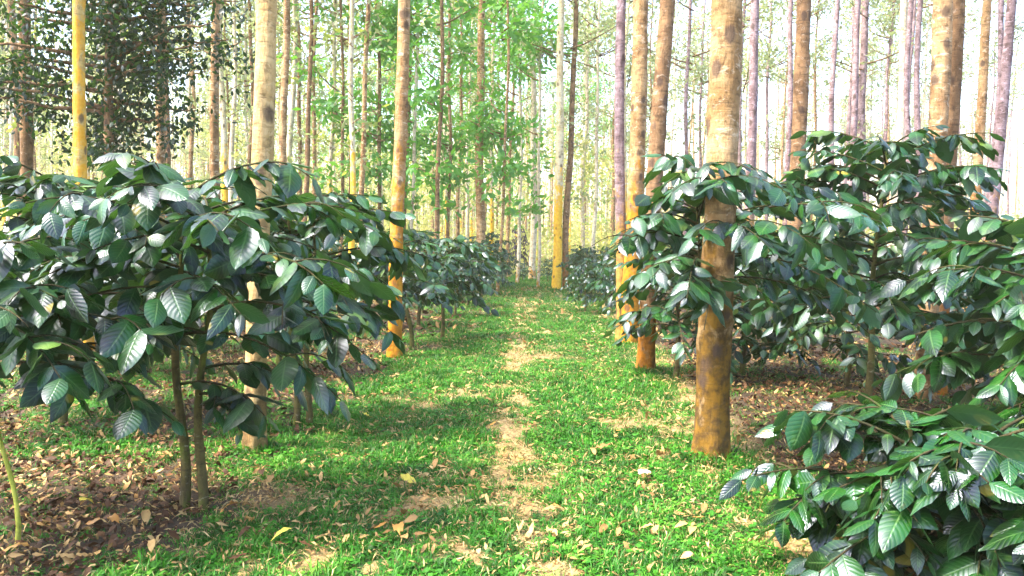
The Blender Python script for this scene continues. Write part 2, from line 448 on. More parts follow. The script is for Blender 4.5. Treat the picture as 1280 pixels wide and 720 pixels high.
# ------------------------------------------------------------------ trunks
def trunk_mesh(name, height, r0, mat, seed, sides=14, rings=40, lean=(0, 0), wander=0.12, flare=0.35, knob=0.0, hero=False, taper=0.62):
    r = np.random.default_rng(seed)
    t = np.linspace(0, 1, rings) ** (1.5 if hero else 1.0)
    z = t * height
    ph = r.uniform(0, 6.28, 4)
    px = lean[0] * z + wander * (np.sin(z * 0.45 + ph[0]) - math.sin(ph[0])) * 0.6 + wander * .25 * (np.sin(z * 1.3 + ph[1]) - math.sin(ph[1]))
    py = lean[1] * z + wander * (np.sin(z * 0.5 + ph[2]) - math.sin(ph[2])) * 0.6
    rad = r0 * (1 - taper * t) * (1 + flare * np.exp(-z / 0.16))
    a = np.linspace(0, 2 * np.pi, sides, endpoint=False)
    n = vnoise((np.cos(a) * 1.3 + 5 + seed)[None] + 0 * z[:, None], z[:, None] * 2.1 + (np.sin(a) * 1.3)[None] + 5) - 0.5
    n2 = vnoise((np.cos(a) * 4 + 25)[None] + 0 * z[:, None], z[:, None] * 8 + (np.sin(a) * 4)[None] + 25) - 0.5
    but = 0.10 * np.exp(-z / 0.25)[:, None] * np.cos(a * 5 + ph[3])[None]
    rr = rad[:, None] * (1 + 0.14 * n + 0.06 * n2 + but)
    if knob:
        for k in range(int(height * 2)):
            kz = r.uniform(0.4, min(height, 6)); ka = r.uniform(0, 6.28)
            da = np.angle(np.exp(1j * (a - ka)))
            rr = rr + r0 * knob * r.uniform(0.4, 1) * np.exp(-((z - kz) / 0.035)[:, None] ** 2 - (da / 0.3)[None] ** 2)
    V = np.stack([px[:, None] + rr * np.cos(a), py[:, None] + rr * np.sin(a), z[:, None] + 0 * rr - 0.06], -1).reshape(-1, 3)
    j = (np.arange(rings - 1)[:, None] * sides + np.arange(sides)[None])
    j2 = (np.arange(rings - 1)[:, None] * sides + (np.arange(sides)[None] + 1) % sides)
    Fq = np.stack([j, j2, j2 + sides, j + sides], -1).reshape(-1, 4)
    return mesh_from(name, V, Fq, [mat])

# crown of a silver oak: thin ascending limbs with feathery leaf sprays; two slots: bark, leaf
def crown_mesh(name, seed, z0, z1, rad, n_limb, leaves, leaf_mat, bark, side_tufts=10, size=0.22, low=3.0):
    r = np.random.default_rng(seed)
    parts = []; ctr = []
    for k in range(n_limb):
        z = r.uniform(z0, z1); a = r.uniform(0, 6.28)
        f = 1 - 0.6 * (z - z0) / (z1 - z0 + 1e-6)
        Ln = rad * f * r.uniform(0.5, 1.1)
        t = np.linspace(0, 1, 5)
        rise = r.uniform(0.2, 0.9)
        P = np.stack([np.cos(a) * Ln * t, np.sin(a) * Ln * t, z + rise * Ln * t ** 1.4], 1) + r.normal(0, 0.03, (5, 3)) * t[:, None]
        v, f_ = tube(P, 0.035 * (1 - 0.8 * t), 4); parts.append((v, f_, 0))
        for q in np.linspace(0.45, 1.0, 4): ctr.append((P[0] * (1 - q) + P[-1] * q + r.normal(0, .12, 3), 0.34 * (0.7 + 0.6 * r.random())))
    for k in range(side_tufts):
        z = r.uniform(low, z0); a = r.uniform(0, 6.28); Ln = r.uniform(0.25, 0.9)
        P = np.array([[0, 0, z], [np.cos(a) * Ln * .5, np.sin(a) * Ln * .5, z + Ln * .35], [np.cos(a) * Ln, np.sin(a) * Ln, z + Ln * .5]])
        v, f_ = tube(P, [0.014, 0.01, 0.004], 3); parts.append((v, f_, 0))
        ctr.append((P[2], 0.20)); ctr.append((P[1] * .4 + P[2] * .6, 0.16))
    C = np.array([c for c, _ in ctr]); S = np.array([s for _, s in ctr])
    pk = r.choice(len(C), leaves, p=S ** 2 / (S ** 2).sum())
    pos = C[pk] + r.normal(0, 1, (leaves, 3)) * S[pk][:, None] * np.array([0.85, 0.85, 0.6])
    d = pos - C[pk] + r.normal(0, 0.25, (leaves, 3)); d[:, 2] -= 0.10
    d /= np.linalg.norm(d, axis=1)[:, None] + 1e-9
    nn = r.normal(0, 1, (leaves, 3)); nn[:, 2] += 0.8
    x = np.cross(d, nn); x /= np.linalg.norm(x, axis=1)[:, None] + 1e-9
    L = size * r.uniform(0.5, 1.2, leaves)[:, None]; W = L * 0.22
    quad = np.stack([pos, pos + d * L * .45 + x * W, pos + d * L, pos + d * L * .5 - x * W], 1).reshape(-1, 3)
    qf = np.arange(leaves * 4).reshape(-1, 4)
    parts.append((quad, qf, 1))
    V, Fq, MI = join(parts)
    return mesh_from(name, V, Fq, [bark, leaf_mat], mat_idx=MI)

GRP_FOREST = 'slender plantation trees behind the coffee rows'
def tree(base, trunk_me, crown_me, label, group=None, rot=0.0, scale=1.0, name='silver_oak_tree', crown_scale=None):
    e = link(name, None); e.empty_display_size = 0.2
    e.location = (base[0], base[1], float(gz(base[0], base[1])) - 0.02)
    e.rotation_euler = (0, 0, rot); e.scale = (scale, scale, scale)
    e['label'] = label; e['category'] = 'tree'
    if group: e['group'] = group
    link('trunk', trunk_me, e)
    if crown_me is not None: link('crown', crown_me, e)
    return e

CROWN = {}
for key, lm, seed in (('green', 'oak_leaf', 1), ('grey', 'oak_leaf_grey', 2), ('bright', 'oak_leaf_bright', 3), ('green', 'oak_leaf', 4), ('grey', 'oak_leaf_grey', 5), ('bright', 'oak_leaf_bright', 6)):
    CROWN.setdefault(key, []).append(crown_mesh('oak_crown', seed, 8.0, 17.5, 2.4, 16, 1600, M[lm], M['bark_brown'], 14, 0.24))
CROWN['spray'] = [crown_mesh('oak_crown_spray', 30 + s, 3.8, 12.0, 1.7, 9, 900, M['oak_leaf_bright'], M['bark_brown'], 8, 0.34, low=2.5) for s in range(3)]
CROWN['high'] = [crown_mesh('oak_crown_high', 20 + s, 11.0, 18.5, 2.2, 16, 950, M['oak_leaf_grey'], M['bark_brown'], 2, 0.24, low=8) for s in range(3)]

# hero trees: (px, py) of a point on the trunk, base pixel or depth, diameter
heroes = [
  # base px,   diam, bark, height, lean, label
  ('base', (318, 563), .160, 'bark_birch', (.012, 0), 'tree with whitish bark in ochre patches rising through the left coffee bushes'),
  ('base', (493, 451), .185, 'bark_tan_orange', (.006, 0), 'pale tan trunk with an orange foot beside the left edge of the grass path'),
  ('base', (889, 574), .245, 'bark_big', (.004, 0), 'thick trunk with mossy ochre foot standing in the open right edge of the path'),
  ('base', (806, 465), .215, 'bark_brown', (.045, 0), 'brown trunk just beyond the thick ochre-footed trunk on the right of the path'),
  ('base', (786, 430), .28, 'bark_tan_orange', (.0, 0), 'stout tan trunk with bright orange lower half right of the path'),
  ('base', (777, 428), .180, 'bark_lilac', (-.032, 0), 'thin purplish trunk touching the stout orange-footed trunk right of the path'),
  ('base', (695, 363), .34, 'bark_yellow', (.0, 0), 'yellow-footed pale trunk at the far end of the grass path'),
]
hero_xy = []
for i, (kind, b, dia, bark, lean, lab) in enumerate(heroes):
    xy = ground_at(*b); hero_xy.append(xy)
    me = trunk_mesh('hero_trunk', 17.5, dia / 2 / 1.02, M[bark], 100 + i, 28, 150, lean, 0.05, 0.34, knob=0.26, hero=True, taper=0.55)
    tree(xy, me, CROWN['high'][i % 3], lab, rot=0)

placed = [  # px at y=150, depth, diameter, bark, crown, label
  (33, 13.5, .23, 'bark_brown', 'high', 'dim brown trunk half hidden by the dark-leaved tree'),
  (107, 10.6, .180, 'bark_orange', None, 'bright orange-yellow trunk rising above the left coffee bushes'),
  (197, 15, .20, 'bark_tan', 'high', 'tan trunk with dark knots beside the dark-leaved tree'),
  (209, 19, .16, 'bark_brown', 'high', 'thin brown trunk close behind the knotted tan trunk'),
  (270, 16, .21, 'bark_tan', 'high', 'grey-tan trunk between the knotted tan trunk and the whitish patchy trunk'),
  (288, 29, .2, 'bark_pale', 'grey', None), (311, 33, .16, 'bark_pale', 'grey', None),
  (351, 22, .25, 'bark_tan', 'high', 'tan trunk just behind the whitish patchy trunk'),
  (381, 24, .17, 'bark_brown', 'grey', 'thin dark brown trunk with bare side twigs behind the left bushes'),
  (396, 31, .2, 'bark_tan', 'grey', None), (415, 27, .17, 'bark_yellow', 'green', None),
  (441, 21, .17, 'bark_yellow', 'green', 'yellowish tan trunk, one of a close pair behind the left bushes'),
  (456, 22, .17, 'bark_tan', 'grey', 'knotty tan trunk, other of a close pair behind the left bushes'),
  (516, 27, .13, 'bark_pale', 'spray', None), (470, 27, .15, 'bark_brown', 'spray', None), (546, 24, .15, 'bark_brown', 'spray', None), (651, 33, .16, 'bark_pale', 'spray', None), (561, 29, .14, 'bark_tan', 'spray', None), (425, 26, .13, 'bark_brown', 'spray', None), (677, 30, .12, 'bark_pale', 'spray', None), (628, 26, .11, 'bark_tan', 'spray', None),
  (573, 36, .2, 'bark_tan', 'green', None), (588, 42, .2, 'bark_pale', 'bright', None),
  (603, 27, .34, 'bark_tan', 'bright', 'broad tan trunk with green sprays left of the path end'),
  (617, 36, .2, 'bark_yellow', 'green', None), (640, 40, .2, 'bark_tan', 'grey', None),
  (668, 38, .34, 'bark_pale', 'grey', 'pale trunk directly behind the end of the grass path'),
  (713, 29, .25, 'bark_brown', 'grey', 'brown trunk just right of the yellow-footed pale trunk'),
  (746, 38, .2, 'bark_pale', 'grey', None),
  (862, 30, .18, 'bark_lilac', 'grey', None), (876, 44, .2, 'bark_lilac', 'grey', None),
  (943, 17, .22, 'bark_lilac', 'high', 'mottled purplish trunk next right of the thick ochre-footed trunk'),
  (960, 40, .2, 'bark_lilac', 'grey', None),
  (983, 27, .22, 'bark_lilac', 'high', 'thin purplish trunk beside the smooth brown trunk'),
  (1003, 12.4, .25, 'bark_brown', 'high', 'smooth reddish brown trunk behind the tall right coffee bush'),
  (1043, 24, .2, 'bark_lilac', 'high', None), (1066, 19, .17, 'bark_lilac', 'high', None), (1080, 31, .38, 'bark_lilac', 'grey', None),
  (1120, 25, .30, 'bark_pale', 'high', 'pale trunk behind the top of the tall right coffee bush'),
  (1137, 34, .2, 'bark_lilac', 'high', None),
  (1169, 8.6, .21, 'bark_tan', None, 'thick tan trunk of a close pair above the tall right coffee bush'),
  (1189, 8.9, .15, 'bark_brown', None, 'darker trunk of a close pair above the tall right coffee bush'),
  (1225, 15, .18, 'bark_tan_orange', 'high', 'thin orange-brown trunk behind the right-hand bushes'),
  (1238, 21, .17, 'bark_lilac', 'high', None),
  (1251, 16.5, .22, 'bark_lilac', 'high', 'leaning purplish trunk behind the right-hand bushes'),
]
KINDLAB = {'bark_tan': 'tan knotty', 'bark_brown': 'dark brown', 'bark_lilac': 'purplish grey', 'bark_yellow': 'yellowish tan', 'bark_pale': 'pale cream', 'bark_tan_orange': 'orange-footed tan'}
CROWNLAB = {'grey': 'with grey-green sprays', 'green': 'with mid green sprays', 'bright': 'with bright green sprays', 'high': 'with bare stem', 'spray': 'with bright leaf clumps'}
LAND = [(33, 13, 'the dim brown trunk'), (107, 11, 'the orange-yellow trunk'), (197, 15, 'the knotted tan trunk'), (270, 16, 'the grey-tan trunk'), (333, 6, 'the whitish patchy trunk'),
        (381, 24, 'the thin dark brown trunk'), (450, 22, 'the yellowish pair'), (500, 11, 'the orange-footed trunk'), (603, 27, 'the broad tan trunk'), (668, 38, 'the pale path-end trunk'),
        (695, 28, 'the yellow-footed trunk'), (713, 29, 'the brown path-end trunk'), (773, 13, 'the path-side purplish trunk'), (797, 12.7, 'the stout orange-footed trunk'), (828, 10, 'the brown path-side trunk'),
        (905, 6, 'the thick ochre-footed trunk'), (943, 17, 'the mottled purplish trunk'), (1003, 12.4, 'the smooth reddish trunk'), (1120, 25, 'the broad pale trunk'),
        (1180, 8.7, 'the tan-brown pair'), (1225, 15, 'the thin orange-brown trunk'), (1251, 16.5, 'the leaning purplish trunk')]
def bg_label(bark, crown, px, Y, scale=None):
    lm = min((l for l in LAND if l[1] < Y - 2), key=lambda l: abs(l[0] - px))
    far = 'a little behind' if Y < 32 else ('well behind' if Y < 50 else ('far behind' if Y < 72 else 'farthest behind'))
    size = '' if scale is None else ('thin ' if scale < .92 else ('tall ' if scale > 1.08 else ''))
    return f'{size}{KINDLAB[bark]} trunk {CROWNLAB[crown]}, {far} {lm[2]}'
occupied = list(hero_xy)
for i, (px, Y, dia, bark, crown, lab) in enumerate(placed):
    x, y, z = at_depth(px, 150, Y)
    if lab == 'leaning purplish trunk behind the right-hand bushes': lean = (.03, 0)
    else: lean = (rng.uniform(-.008, .012), 0)
    x -= lean[0] * z
    occupied.append((x, y))
    near = Y < 20
    me = trunk_mesh('placed_trunk', 18, dia / 2, M[bark], 300 + i, 20 if near else 12, 110 if near else 60, lean, 0.05 if near else 0.10, 0.2, knob=0.22 if near else 0, hero=near, taper=0.6)
    cr = CROWN[crown][i % len(CROWN[crown])] if crown else CROWN['high'][i % 3]
    tree((x, y), me, cr, lab or bg_label(bark, crown, px, Y), None if lab else GRP_FOREST, rot=0)

# plantation behind
TR = {b: [trunk_mesh('far_trunk', 18, 0.105, M[b], 500 + 7 * s, 9, 34, (rng.uniform(-.015, .015), 0), 0.16, 0.2) for s in range(2)] for b in ('bark_tan', 'bark_brown', 'bark_lilac', 'bark_yellow', 'bark_pale')}
n_bg = 0; tries = 0
while n_bg < 240 and tries < 20000:
    tries += 1
    Y = 20 + 75 * rng.random() ** 0.75
    px = rng.uniform(-60, 1340)
    x, y, z = at_depth(px, 150, Y)
    if abs(x + 0.3) < 2.4 and Y < 42: continue
    if any((x - ox) ** 2 + (y - oy) ** 2 < (1.5 if Y < 50 else 2.0) ** 2 for ox, oy in occupied): continue
    if 740 < px < 1280 and rng.random() < 0.25: continue
    occupied.append((x, y)); n_bg += 1
    if px > 830: b = rng.choice(['bark_lilac', 'bark_lilac', 'bark_pale', 'bark_brown', 'bark_tan'])
    else: b = rng.choice(['bark_tan', 'bark_pale', 'bark_yellow', 'bark_pale', 'bark_brown'])
    if px > 820: c = rng.choice(['grey', 'high', 'high', 'high'])
    elif px > 380 and px < 760: c = rng.choice(['bright', 'green', 'grey', 'bright'])
    else: c = rng.choice(['grey', 'green', 'grey'])
    b = str(b); c = str(c)
    sc_ = float(rng.uniform(0.78, 1.2))
    tree((x, y), TR[b][n_bg % 2], CROWN[c][n_bg % len(CROWN[c])], bg_label(b, c, px, Y, sc_), GRP_FOREST, rot=rng.uniform(0, 6.28), scale=sc_)

# the dark-leaved tree at upper left
def dark_tree():
    x, y, _ = at_depth(140, 200, 13.0)
    e = link('broadleaf_tree', None); e.location = (x, y, -0.02); e.empty_display_size = 0.2
    e['label'] = 'dark dense small-leaved tree overhanging behind the orange-yellow trunk'; e['category'] = 'tree'
    me = trunk_mesh('dark_tree_trunk', 8.5, 0.10, M['bark_brown'], 901, 16, 60, (-.01, 0), 0.12, 0.3)
    link('trunk', me, e)
    r = np.random.default_rng(77)
    ctr = []
    def limb(z, ax_, ay_, rise, thick=0.045):
        t = np.linspace(0, 1, 9)
        P = np.stack([ax_ * t, ay_ * t, z + rise * (t - 0.55 * t * t)], 1) + r.normal(0, 0.05, (9, 3)) * t[:, None]
        v, f = tube(P, thick * (1 - 0.85 * t), 6)
        link('limb', mesh_from('dark_tree_limb', v, f, [M['bark_brown']]), e)
        for q in np.linspace(0.3, 1, 8):
            c = np.array([np.interp(q, t, P[:, k]) for k in range(3)])
            for _ in range(3): ctr.append(c + r.normal(0, .22, 3) - np.array([0, 0, .12]))
    for k in range(34):
        z = r.uniform(2.9, 7.5); a = r.uniform(0, 6.28); Ln = r.uniform(0.7, 2.3) * (0.55 if z < 3.7 else 1)
        limb(z, math.cos(a) * Ln, math.sin(a) * Ln * .8, r.uniform(-.2, .7))
    for k in range(8): limb(r.uniform(3.9, 5.5), r.uniform(1.0, 2.1), r.uniform(-1, .4), r.uniform(.2, 1.0))
    for k in range(8): limb(r.uniform(3.3, 5.0), r.uniform(-2.6, -1.2), r.uniform(-1, .4), r.uniform(.2, .9))
    C = np.array(ctr); n = 12500
    pos = C[r.integers(0, len(C), n)] + r.normal(0, .13, (n, 3))
    ms = np.empty((n, 4, 4))
    for i in range(n):
        d = r.normal(0, 1, 3); d[2] -= 0.5
        nn = r.normal(0, .6, 3); nn[2] += 1
        ms[i] = frame(pos[i], d, nn, r.uniform(.07, .125))
    V, Fq, U = spread(LEAF_LO, ms, r.integers(0, 3, n))
    link('crown', mesh_from('dark_tree_crown', V, Fq, [M['dark_tree']], U), e, kind='stuff')
dark_tree()

# ------------------------------------------------------------------ coffee bushes
CAMP = np.array([0, 0, CAM_Z])
def bush_plan(seed, H, rad, zlow, n_br, leaf_len, stems, dense=1.0, lopside=(0, 0), stem_r=None, low=()):
    """stems, branches, leaf matrices of one coffee bush, local to its base"""
    r = np.random.default_rng(seed)
    ST = []; BR = []; LF = []; own = []
    for s in range(stems):
        a = r.uniform(0, 6.28); off = (0.0 if stems == 1 else 0.055)
        t = np.linspace(0, 1, 14)
        bx = math.cos(a) * off; by = math.sin(a) * off
        if stems == 2: bx, by = (-0.045, 0) if s == 0 else (0.045, 0.02)
        lx = r.normal(0, .10) + (0 if stems == 1 else np.sign(bx) * .10); ly = r.normal(0, .10)
        P = np.stack([bx + lx * t ** 1.5 + .02 * np.sin(t * 9 + s), by + ly * t ** 1.5 + .02 * np.cos(t * 8 + s), -0.03 + (H * (1 - 0.1 * s) + .03 - .12) * t], 1)
        ST.append((P, (stem_r or (0.032 if stems == 1 else 0.026)) * (1.15 - 0.85 * t)))
    for k in range(n_br + len(low)):
        P0, _ = ST[k % stems]
        q = (k + 0.5) / n_br if k < n_br else 0.12
        z = zlow + (H - zlow - 0.12) * q ** 0.9 + r.uniform(-.05, .05)
        if k >= n_br: z = low[k - n_br][1]
        z = min(z, P0[-1, 2])
        base = np.array([np.interp(z, P0[:, 2], P0[:, j]) for j in range(3)])
        a = k * 2.39996 + r.uniform(-.4, .4) if k < n_br else low[k - n_br][0]
        prof = math.sin(math.pi * min(1, 0.30 + 0.66 * q)) ** 0.7
        Ln = rad * (0.35 + 0.72 * prof) * r.uniform(0.65, 1.12)
        d = np.array([math.cos(a), math.sin(a), 0])
        if k >= n_br: Ln = low[k - n_br][2]
        Ln *= 1 + d[0] * lopside[0] + d[1] * lopside[1]
        rise = (0.22 + 0.42 * q) * Ln; sag = (0.52 - 0.22 * q) * Ln
        t = np.linspace(0, 1, 9)
        side = np.array([-d[1], d[0], 0]) * r.normal(0, .10) * Ln
        P = base + d * (Ln * t)[:, None] + side * (t ** 2)[:, None]
        P[:, 2] += rise * t - sag * t ** 2.2
        P[1:, 2] = np.maximum(P[1:, 2], 0.12)
        BR.append((P, 0.0085 * (1 - 0.75 * t) + 0.001))
        bi = len(BR) - 1
        subs = [(P, 0.22)]
        for ssi in range(2 if Ln > 0.55 else 1):
            q0 = r.uniform(0.35, 0.75); sa = r.choice([-1, 1]) * r.uniform(.5, 1.0)
            b0 = np.array([np.interp(q0, t, P[:, j]) for j in range(3)])
            dd = np.array([d[0] * math.cos(sa) - d[1] * math.sin(sa), d[0] * math.sin(sa) + d[1] * math.cos(sa), 0])
            L2 = Ln * r.uniform(.25, .45)
            t2 = np.linspace(0, 1, 6)
            P2 = b0 + dd * (L2 * t2)[:, None]; P2[:, 2] += L2 * (.30 * t2 - .55 * t2 ** 2)
            BR.append((P2, 0.005 * (1 - .75 * t2) + .001)); subs.append((P2, 0.15))
        for Ps, st0 in subs:
            seg = np.linalg.norm(np.diff(Ps, axis=0), axis=1); tot = seg.sum()
            cum = np.concatenate([[0], np.cumsum(seg)]) / tot
            step = 0.085 / dense
            npair = max(2, int(tot * (1 - st0) / step))
            for j in range(npair + 1):
                qq = st0 + (1 - st0) * j / npair
                p = np.array([np.interp(qq, cum, Ps[:, c]) for c in range(3)])
                tg = Ps[min(len(Ps) - 1, int(qq * (len(Ps) - 1)) + 1)] - Ps[max(0, int(qq * (len(Ps) - 1)) - 1)]
                tg = tg / (np.linalg.norm(tg) + 1e-9)
                sd_ = np.cross(tg, [0, 0, 1.0]); sd_ /= np.linalg.norm(sd_) + 1e-9
                for s in (-1, 1):
                    if r.random() < 0.2: continue
                    fw = r.uniform(.25, .9) if j < npair else 1.4
                    dr = -abs(r.normal(.15, .55)) + (0.35 if j == npair else 0) * r.random()
                    dv = tg * fw + sd_ * s * r.uniform(.7, 1.1) + np.array([0, 0, dr])
                    nv = np.array([0, 0, 1.0]) + r.normal(0, .42, 3) + d * r.uniform(-.2, .4)
                    L = leaf_len * r.uniform(.45, 1.22) * (0.72 if j == npair else 1)
                    LF.append(frame(p, dv, nv, L)); own.append(bi)
        if k > n_br - 5:
            tip = np.array([np.interp(z, P0[:, 2], P0[:, j]) for j in range(3)])
    for P0, _ in ST:                     # young leaves at the stem tips
        for j in range(6):
            a = j * 1.57 + r.uniform(-.3, .3)
            LF.append(frame(P0[-1] + [0, 0, r.uniform(-.05, .02)], np.array([math.cos(a), math.sin(a), r.uniform(.1, .8)]), np.array([0, 0, 1.0]), leaf_len * r.uniform(.5, .95)))
            own.append(-1)
    return ST, BR, np.array(LF), np.array(own)

def hero_bush(x, y, H, rad, zlow, n_br, leaf_len, stems, seed, label, rot=0, dense=1.0, keep=300, stem_mat='stem', lopside=(0, 0), group=None, cut=None, stem_r=None, low=()):
    e = link('coffee_bush', None); e.empty_display_size = 0.2
    z0 = float(gz(x, y))
    e.location = (x, y, z0)
    e['label'] = label; e['category'] = 'coffee bush'
    if group: e['group'] = group
    ST, BR, LF, own = bush_plan(seed, H, rad, zlow, n_br, leaf_len, stems, dense, lopside, stem_r, low)
    o = np.array([x, y, z0])
    if cut is not None:
        ok = cut(LF[:, :3, 3] + o)
        LF = LF[ok]; own = own[ok]
    for P, rr in ST:
        v, f = tube(P, rr, 12); v = v + rng.normal(0, .0012, v.shape)
        link('stem', mesh_from('coffee_stem', v, f, [M[stem_mat]]), e)
    bobs = []
    for P, rr in BR:
        v, f = tube(P, rr, 5)
        bobs.append(link('branch', mesh_from('coffee_branch', v, f, [M['twig']]), e))
    Wp = LF[:, :3, 3] + o - CAMP
    inv = np.array(cam_mat.to_3x3().transposed())
    cp = Wp @ inv.T
    dep = np.maximum(-cp[:, 2], 0.1)
    vis = (np.abs(cp[:, 0] / dep) < 0.70) & (np.abs(cp[:, 1] / dep) < 0.42)
    wd = np.linalg.norm(Wp, axis=1)
    nrm = LF[:, :3, 2] / np.linalg.norm(LF[:, :3, 2], axis=1)[:, None]
    facing = 0.4 + np.abs((nrm * Wp).sum(1) / wd)
    rr_ = np.linalg.norm(LF[:, :2, 3], axis=1)
    score = vis * np.linalg.norm(LF[:, :3, 1], axis=1) * facing / np.maximum(wd - 0.0, .3) ** 2
    order = np.argsort(-score)
    idx = np.random.default_rng(seed + 9).integers(0, len(LEAF), len(LF))
    sel = order[:keep]; rest = order[keep:]
    for i in sel:
        lo = bpy.data.objects.new('leaf', LEAF_ME[idx[i]]); col.objects.link(lo)
        lo.parent = bobs[own[i]] if own[i] >= 0 else e
        lo.matrix_basis = Matrix(LF[i].tolist())
    if len(rest):
        V, Fq, U = spread(LEAF, LF[rest], idx[rest])
        link('foliage', mesh_from('coffee_foliage', V, Fq, [M['coffee_leaf']], U), e, kind='stuff')
    return e

def gxy(px, Y): return ((px - 690) / 1000 * Y, Y)

def trunk_window(pts):
    """keep the lower view of the thick trunk free of leaves"""
    d = pts - CAMP; inv = np.array(cam_mat.to_3x3().transposed()); c = d @ inv.T
    px = 640 + F * c[:, 0] / -c[:, 2]; py = 360 - F * c[:, 1] / -c[:, 2]
    return ~((py > 385) & (px < 985) & (pts[:, 1] < 6.6)) & (px > 772)

x1, y1 = ground_at(238, 640)
HB = [
  # x, y, H, rad, zlow, n_br, leaf, stems, seed, label
  dict(x=x1, y=y1, H=1.92, rad=.92, zlow=.98, n_br=31, leaf_len=0.199, stems=2, seed=21, low=((-.7, .66, .5), (-.1, .72, .55), (.5, .8, .5)), label='twin-stemmed coffee bush at the path edge among dry leaf litter'),
  dict(x=-2.62, y=3.75, H=1.55, rad=.80, zlow=.85, n_br=24, leaf_len=0.211, stems=1, seed=22, stem_mat='green_stem', stem_r=.012, label='coffee bush on a thin yellow-green stem beside the twin-stemmed bush'),
  dict(x=gxy(55, 6.1)[0], y=6.1, H=2.02, rad=1.05, zlow=.85, n_br=34, leaf_len=0.205, stems=1, seed=23, label='tall coffee bush below the orange-yellow trunk, behind the twin-stemmed bush'),
  dict(x=-2.05, y=6.45, H=2.05, rad=1.0, zlow=1.0, n_br=32, leaf_len=0.205, stems=2, seed=24, label='broad coffee bush around the whitish patchy trunk left of the path'),
  dict(x=-3.1, y=8.9, H=1.9, rad=.9, zlow=.7, n_br=28, leaf_len=0.194, stems=1, seed=25, label='coffee bush set back from the path behind the broad left bush'),
  dict(x=ground_at(514, 440)[0], y=ground_at(514, 440)[1], H=1.75, rad=.8, zlow=.75, n_br=27, leaf_len=0.194, stems=1, seed=26, label='coffee bush right beside the orange-footed trunk at the path edge'),
  dict(x=ground_at(546, 430)[0], y=ground_at(546, 430)[1] + .5, H=1.65, rad=.8, zlow=.7, n_br=25, leaf_len=0.194, stems=1, seed=27, label='thin-stemmed coffee bush next beyond the orange-footed trunk on the left'),
  dict(x=1.70, y=3.55, H=.88, rad=.76, zlow=.12, n_br=44, leaf_len=0.194, stems=2, seed=31, dense=1.3, label='low young coffee bush with broad ribbed leaves in front of the taller right bushes'),
  dict(x=ground_at(1082, 527)[0], y=ground_at(1082, 527)[1], H=2.52, rad=1.15, zlow=.95, n_br=45, leaf_len=0.205, stems=1, seed=32, label='tallest coffee bush on the right, its dark stem in bare litter'),
  dict(x=2.98, y=4.7, H=1.72, rad=.85, zlow=.5, n_br=36, leaf_len=0.217, stems=1, seed=33, label='coffee bush with large pale-shining leaves right of the low young bush'),
  dict(x=1.19, y=5.98, stem_r=.016, H=2.05, rad=.95, zlow=1.22, n_br=34, leaf_len=0.188, stems=1, seed=34, label='coffee bush wrapping the thick ochre-footed trunk', cut=trunk_window, lopside=(.34, -.42)),
  dict(x=1.45, y=9.3, H=1.75, rad=.85, zlow=.55, n_br=28, leaf_len=0.188, stems=1, seed=35, label='dark coffee bush at the foot of the brown trunk right of the path'),
  dict(x=3.4, y=9.3, H=1.8, rad=1.0, zlow=.35, n_br=33, leaf_len=0.188, stems=1, seed=36, label='coffee bush in the second right row behind the dark litter'),
  dict(x=2.35, y=9.9, H=1.7, rad=.95, zlow=.35, n_br=31, leaf_len=0.188, stems=1, seed=39, label='coffee bush between the brown trunk and the second right row'),
  dict(x=4.6, y=7.6, H=1.9, rad=.95, zlow=.4, n_br=31, leaf_len=0.194, stems=1, seed=37, label='coffee bush in the second right row below the close pair of trunks'),
  dict(x=-4.9, y=8.6, H=1.9, rad=1.0, zlow=.6, n_br=27, leaf_len=0.194, stems=1, seed=38, label='coffee bush in the second left row behind the tall bush'),
]
for i, kw in enumerate(HB):
    hero_bush(**kw)

# bushes further along the rows: a few shapes, copied
def far_proto(seed, H, rad, zlow, n_br, leaf_len):
    ST, BR, LF, own = bush_plan(seed, H, rad, zlow, n_br, leaf_len, 1, 0.9)
    sv = tube(ST[0][0], ST[0][1], 8)
    st = mesh_from('row_bush_stem', sv[0], sv[1], [M['stem']])
    bp = join([(*tube(P, rr, 3), 0) for P, rr in BR])
    idx = np.random.default_rng(seed).integers(0, 3, len(LF))
    V, Fq, U = spread(LEAF_LO, LF, idx)
    n0 = len(bp[0])
    quad = Fq + n0
    allV = np.concatenate([bp[0], V]); allF = np.concatenate([bp[1], quad])
    mi = np.concatenate([np.zeros(len(bp[1]), int), np.ones(len(Fq), int)])
    UV = np.concatenate([np.zeros((n0, 2)), U])
    return st, mesh_from('row_bush_crown', allV, allF, [M['twig'], M['coffee_far']], UV, mat_idx=mi)
FP = [far_proto(60 + k, *p) for k, p in enumerate(((1.7, .85, .5, 34, .165), (1.5, .8, .4, 30, .165), (1.9, .9, .6, 36, .17), (1.35, .75, .35, 28, .16)))]
far_sites = []
for Y in (14.6, 17.2, 19.8, 22.4, 25, 27.6, 30.2, 33): far_sites.append((-2.25 + rng.normal(0, .15), Y, 'left row'))
for X, Y in ((1.6, 15.4), (1.9, 18.2), (1.7, 21), (1.4, 23.8), (1.3, 26.6), (1.3, 29.4), (1.1, 32)): far_sites.append((X + rng.normal(0, .1), Y, 'right row'))
for X in (-1.3, -.2, .9): far_sites.append((X, 36.5 + rng.uniform(-.5, .5), 'end row'))
for row, X in (('second left row', -4.7), ('third left row', -7.3), ('fourth left row', -9.9), ('fifth left row', -12.5)):
    for Y in np.arange(10.8 if X > -9 else 13.5, 34, 2.7): far_sites.append((X + rng.normal(0, .2), Y + rng.uniform(-.4, .4), row))
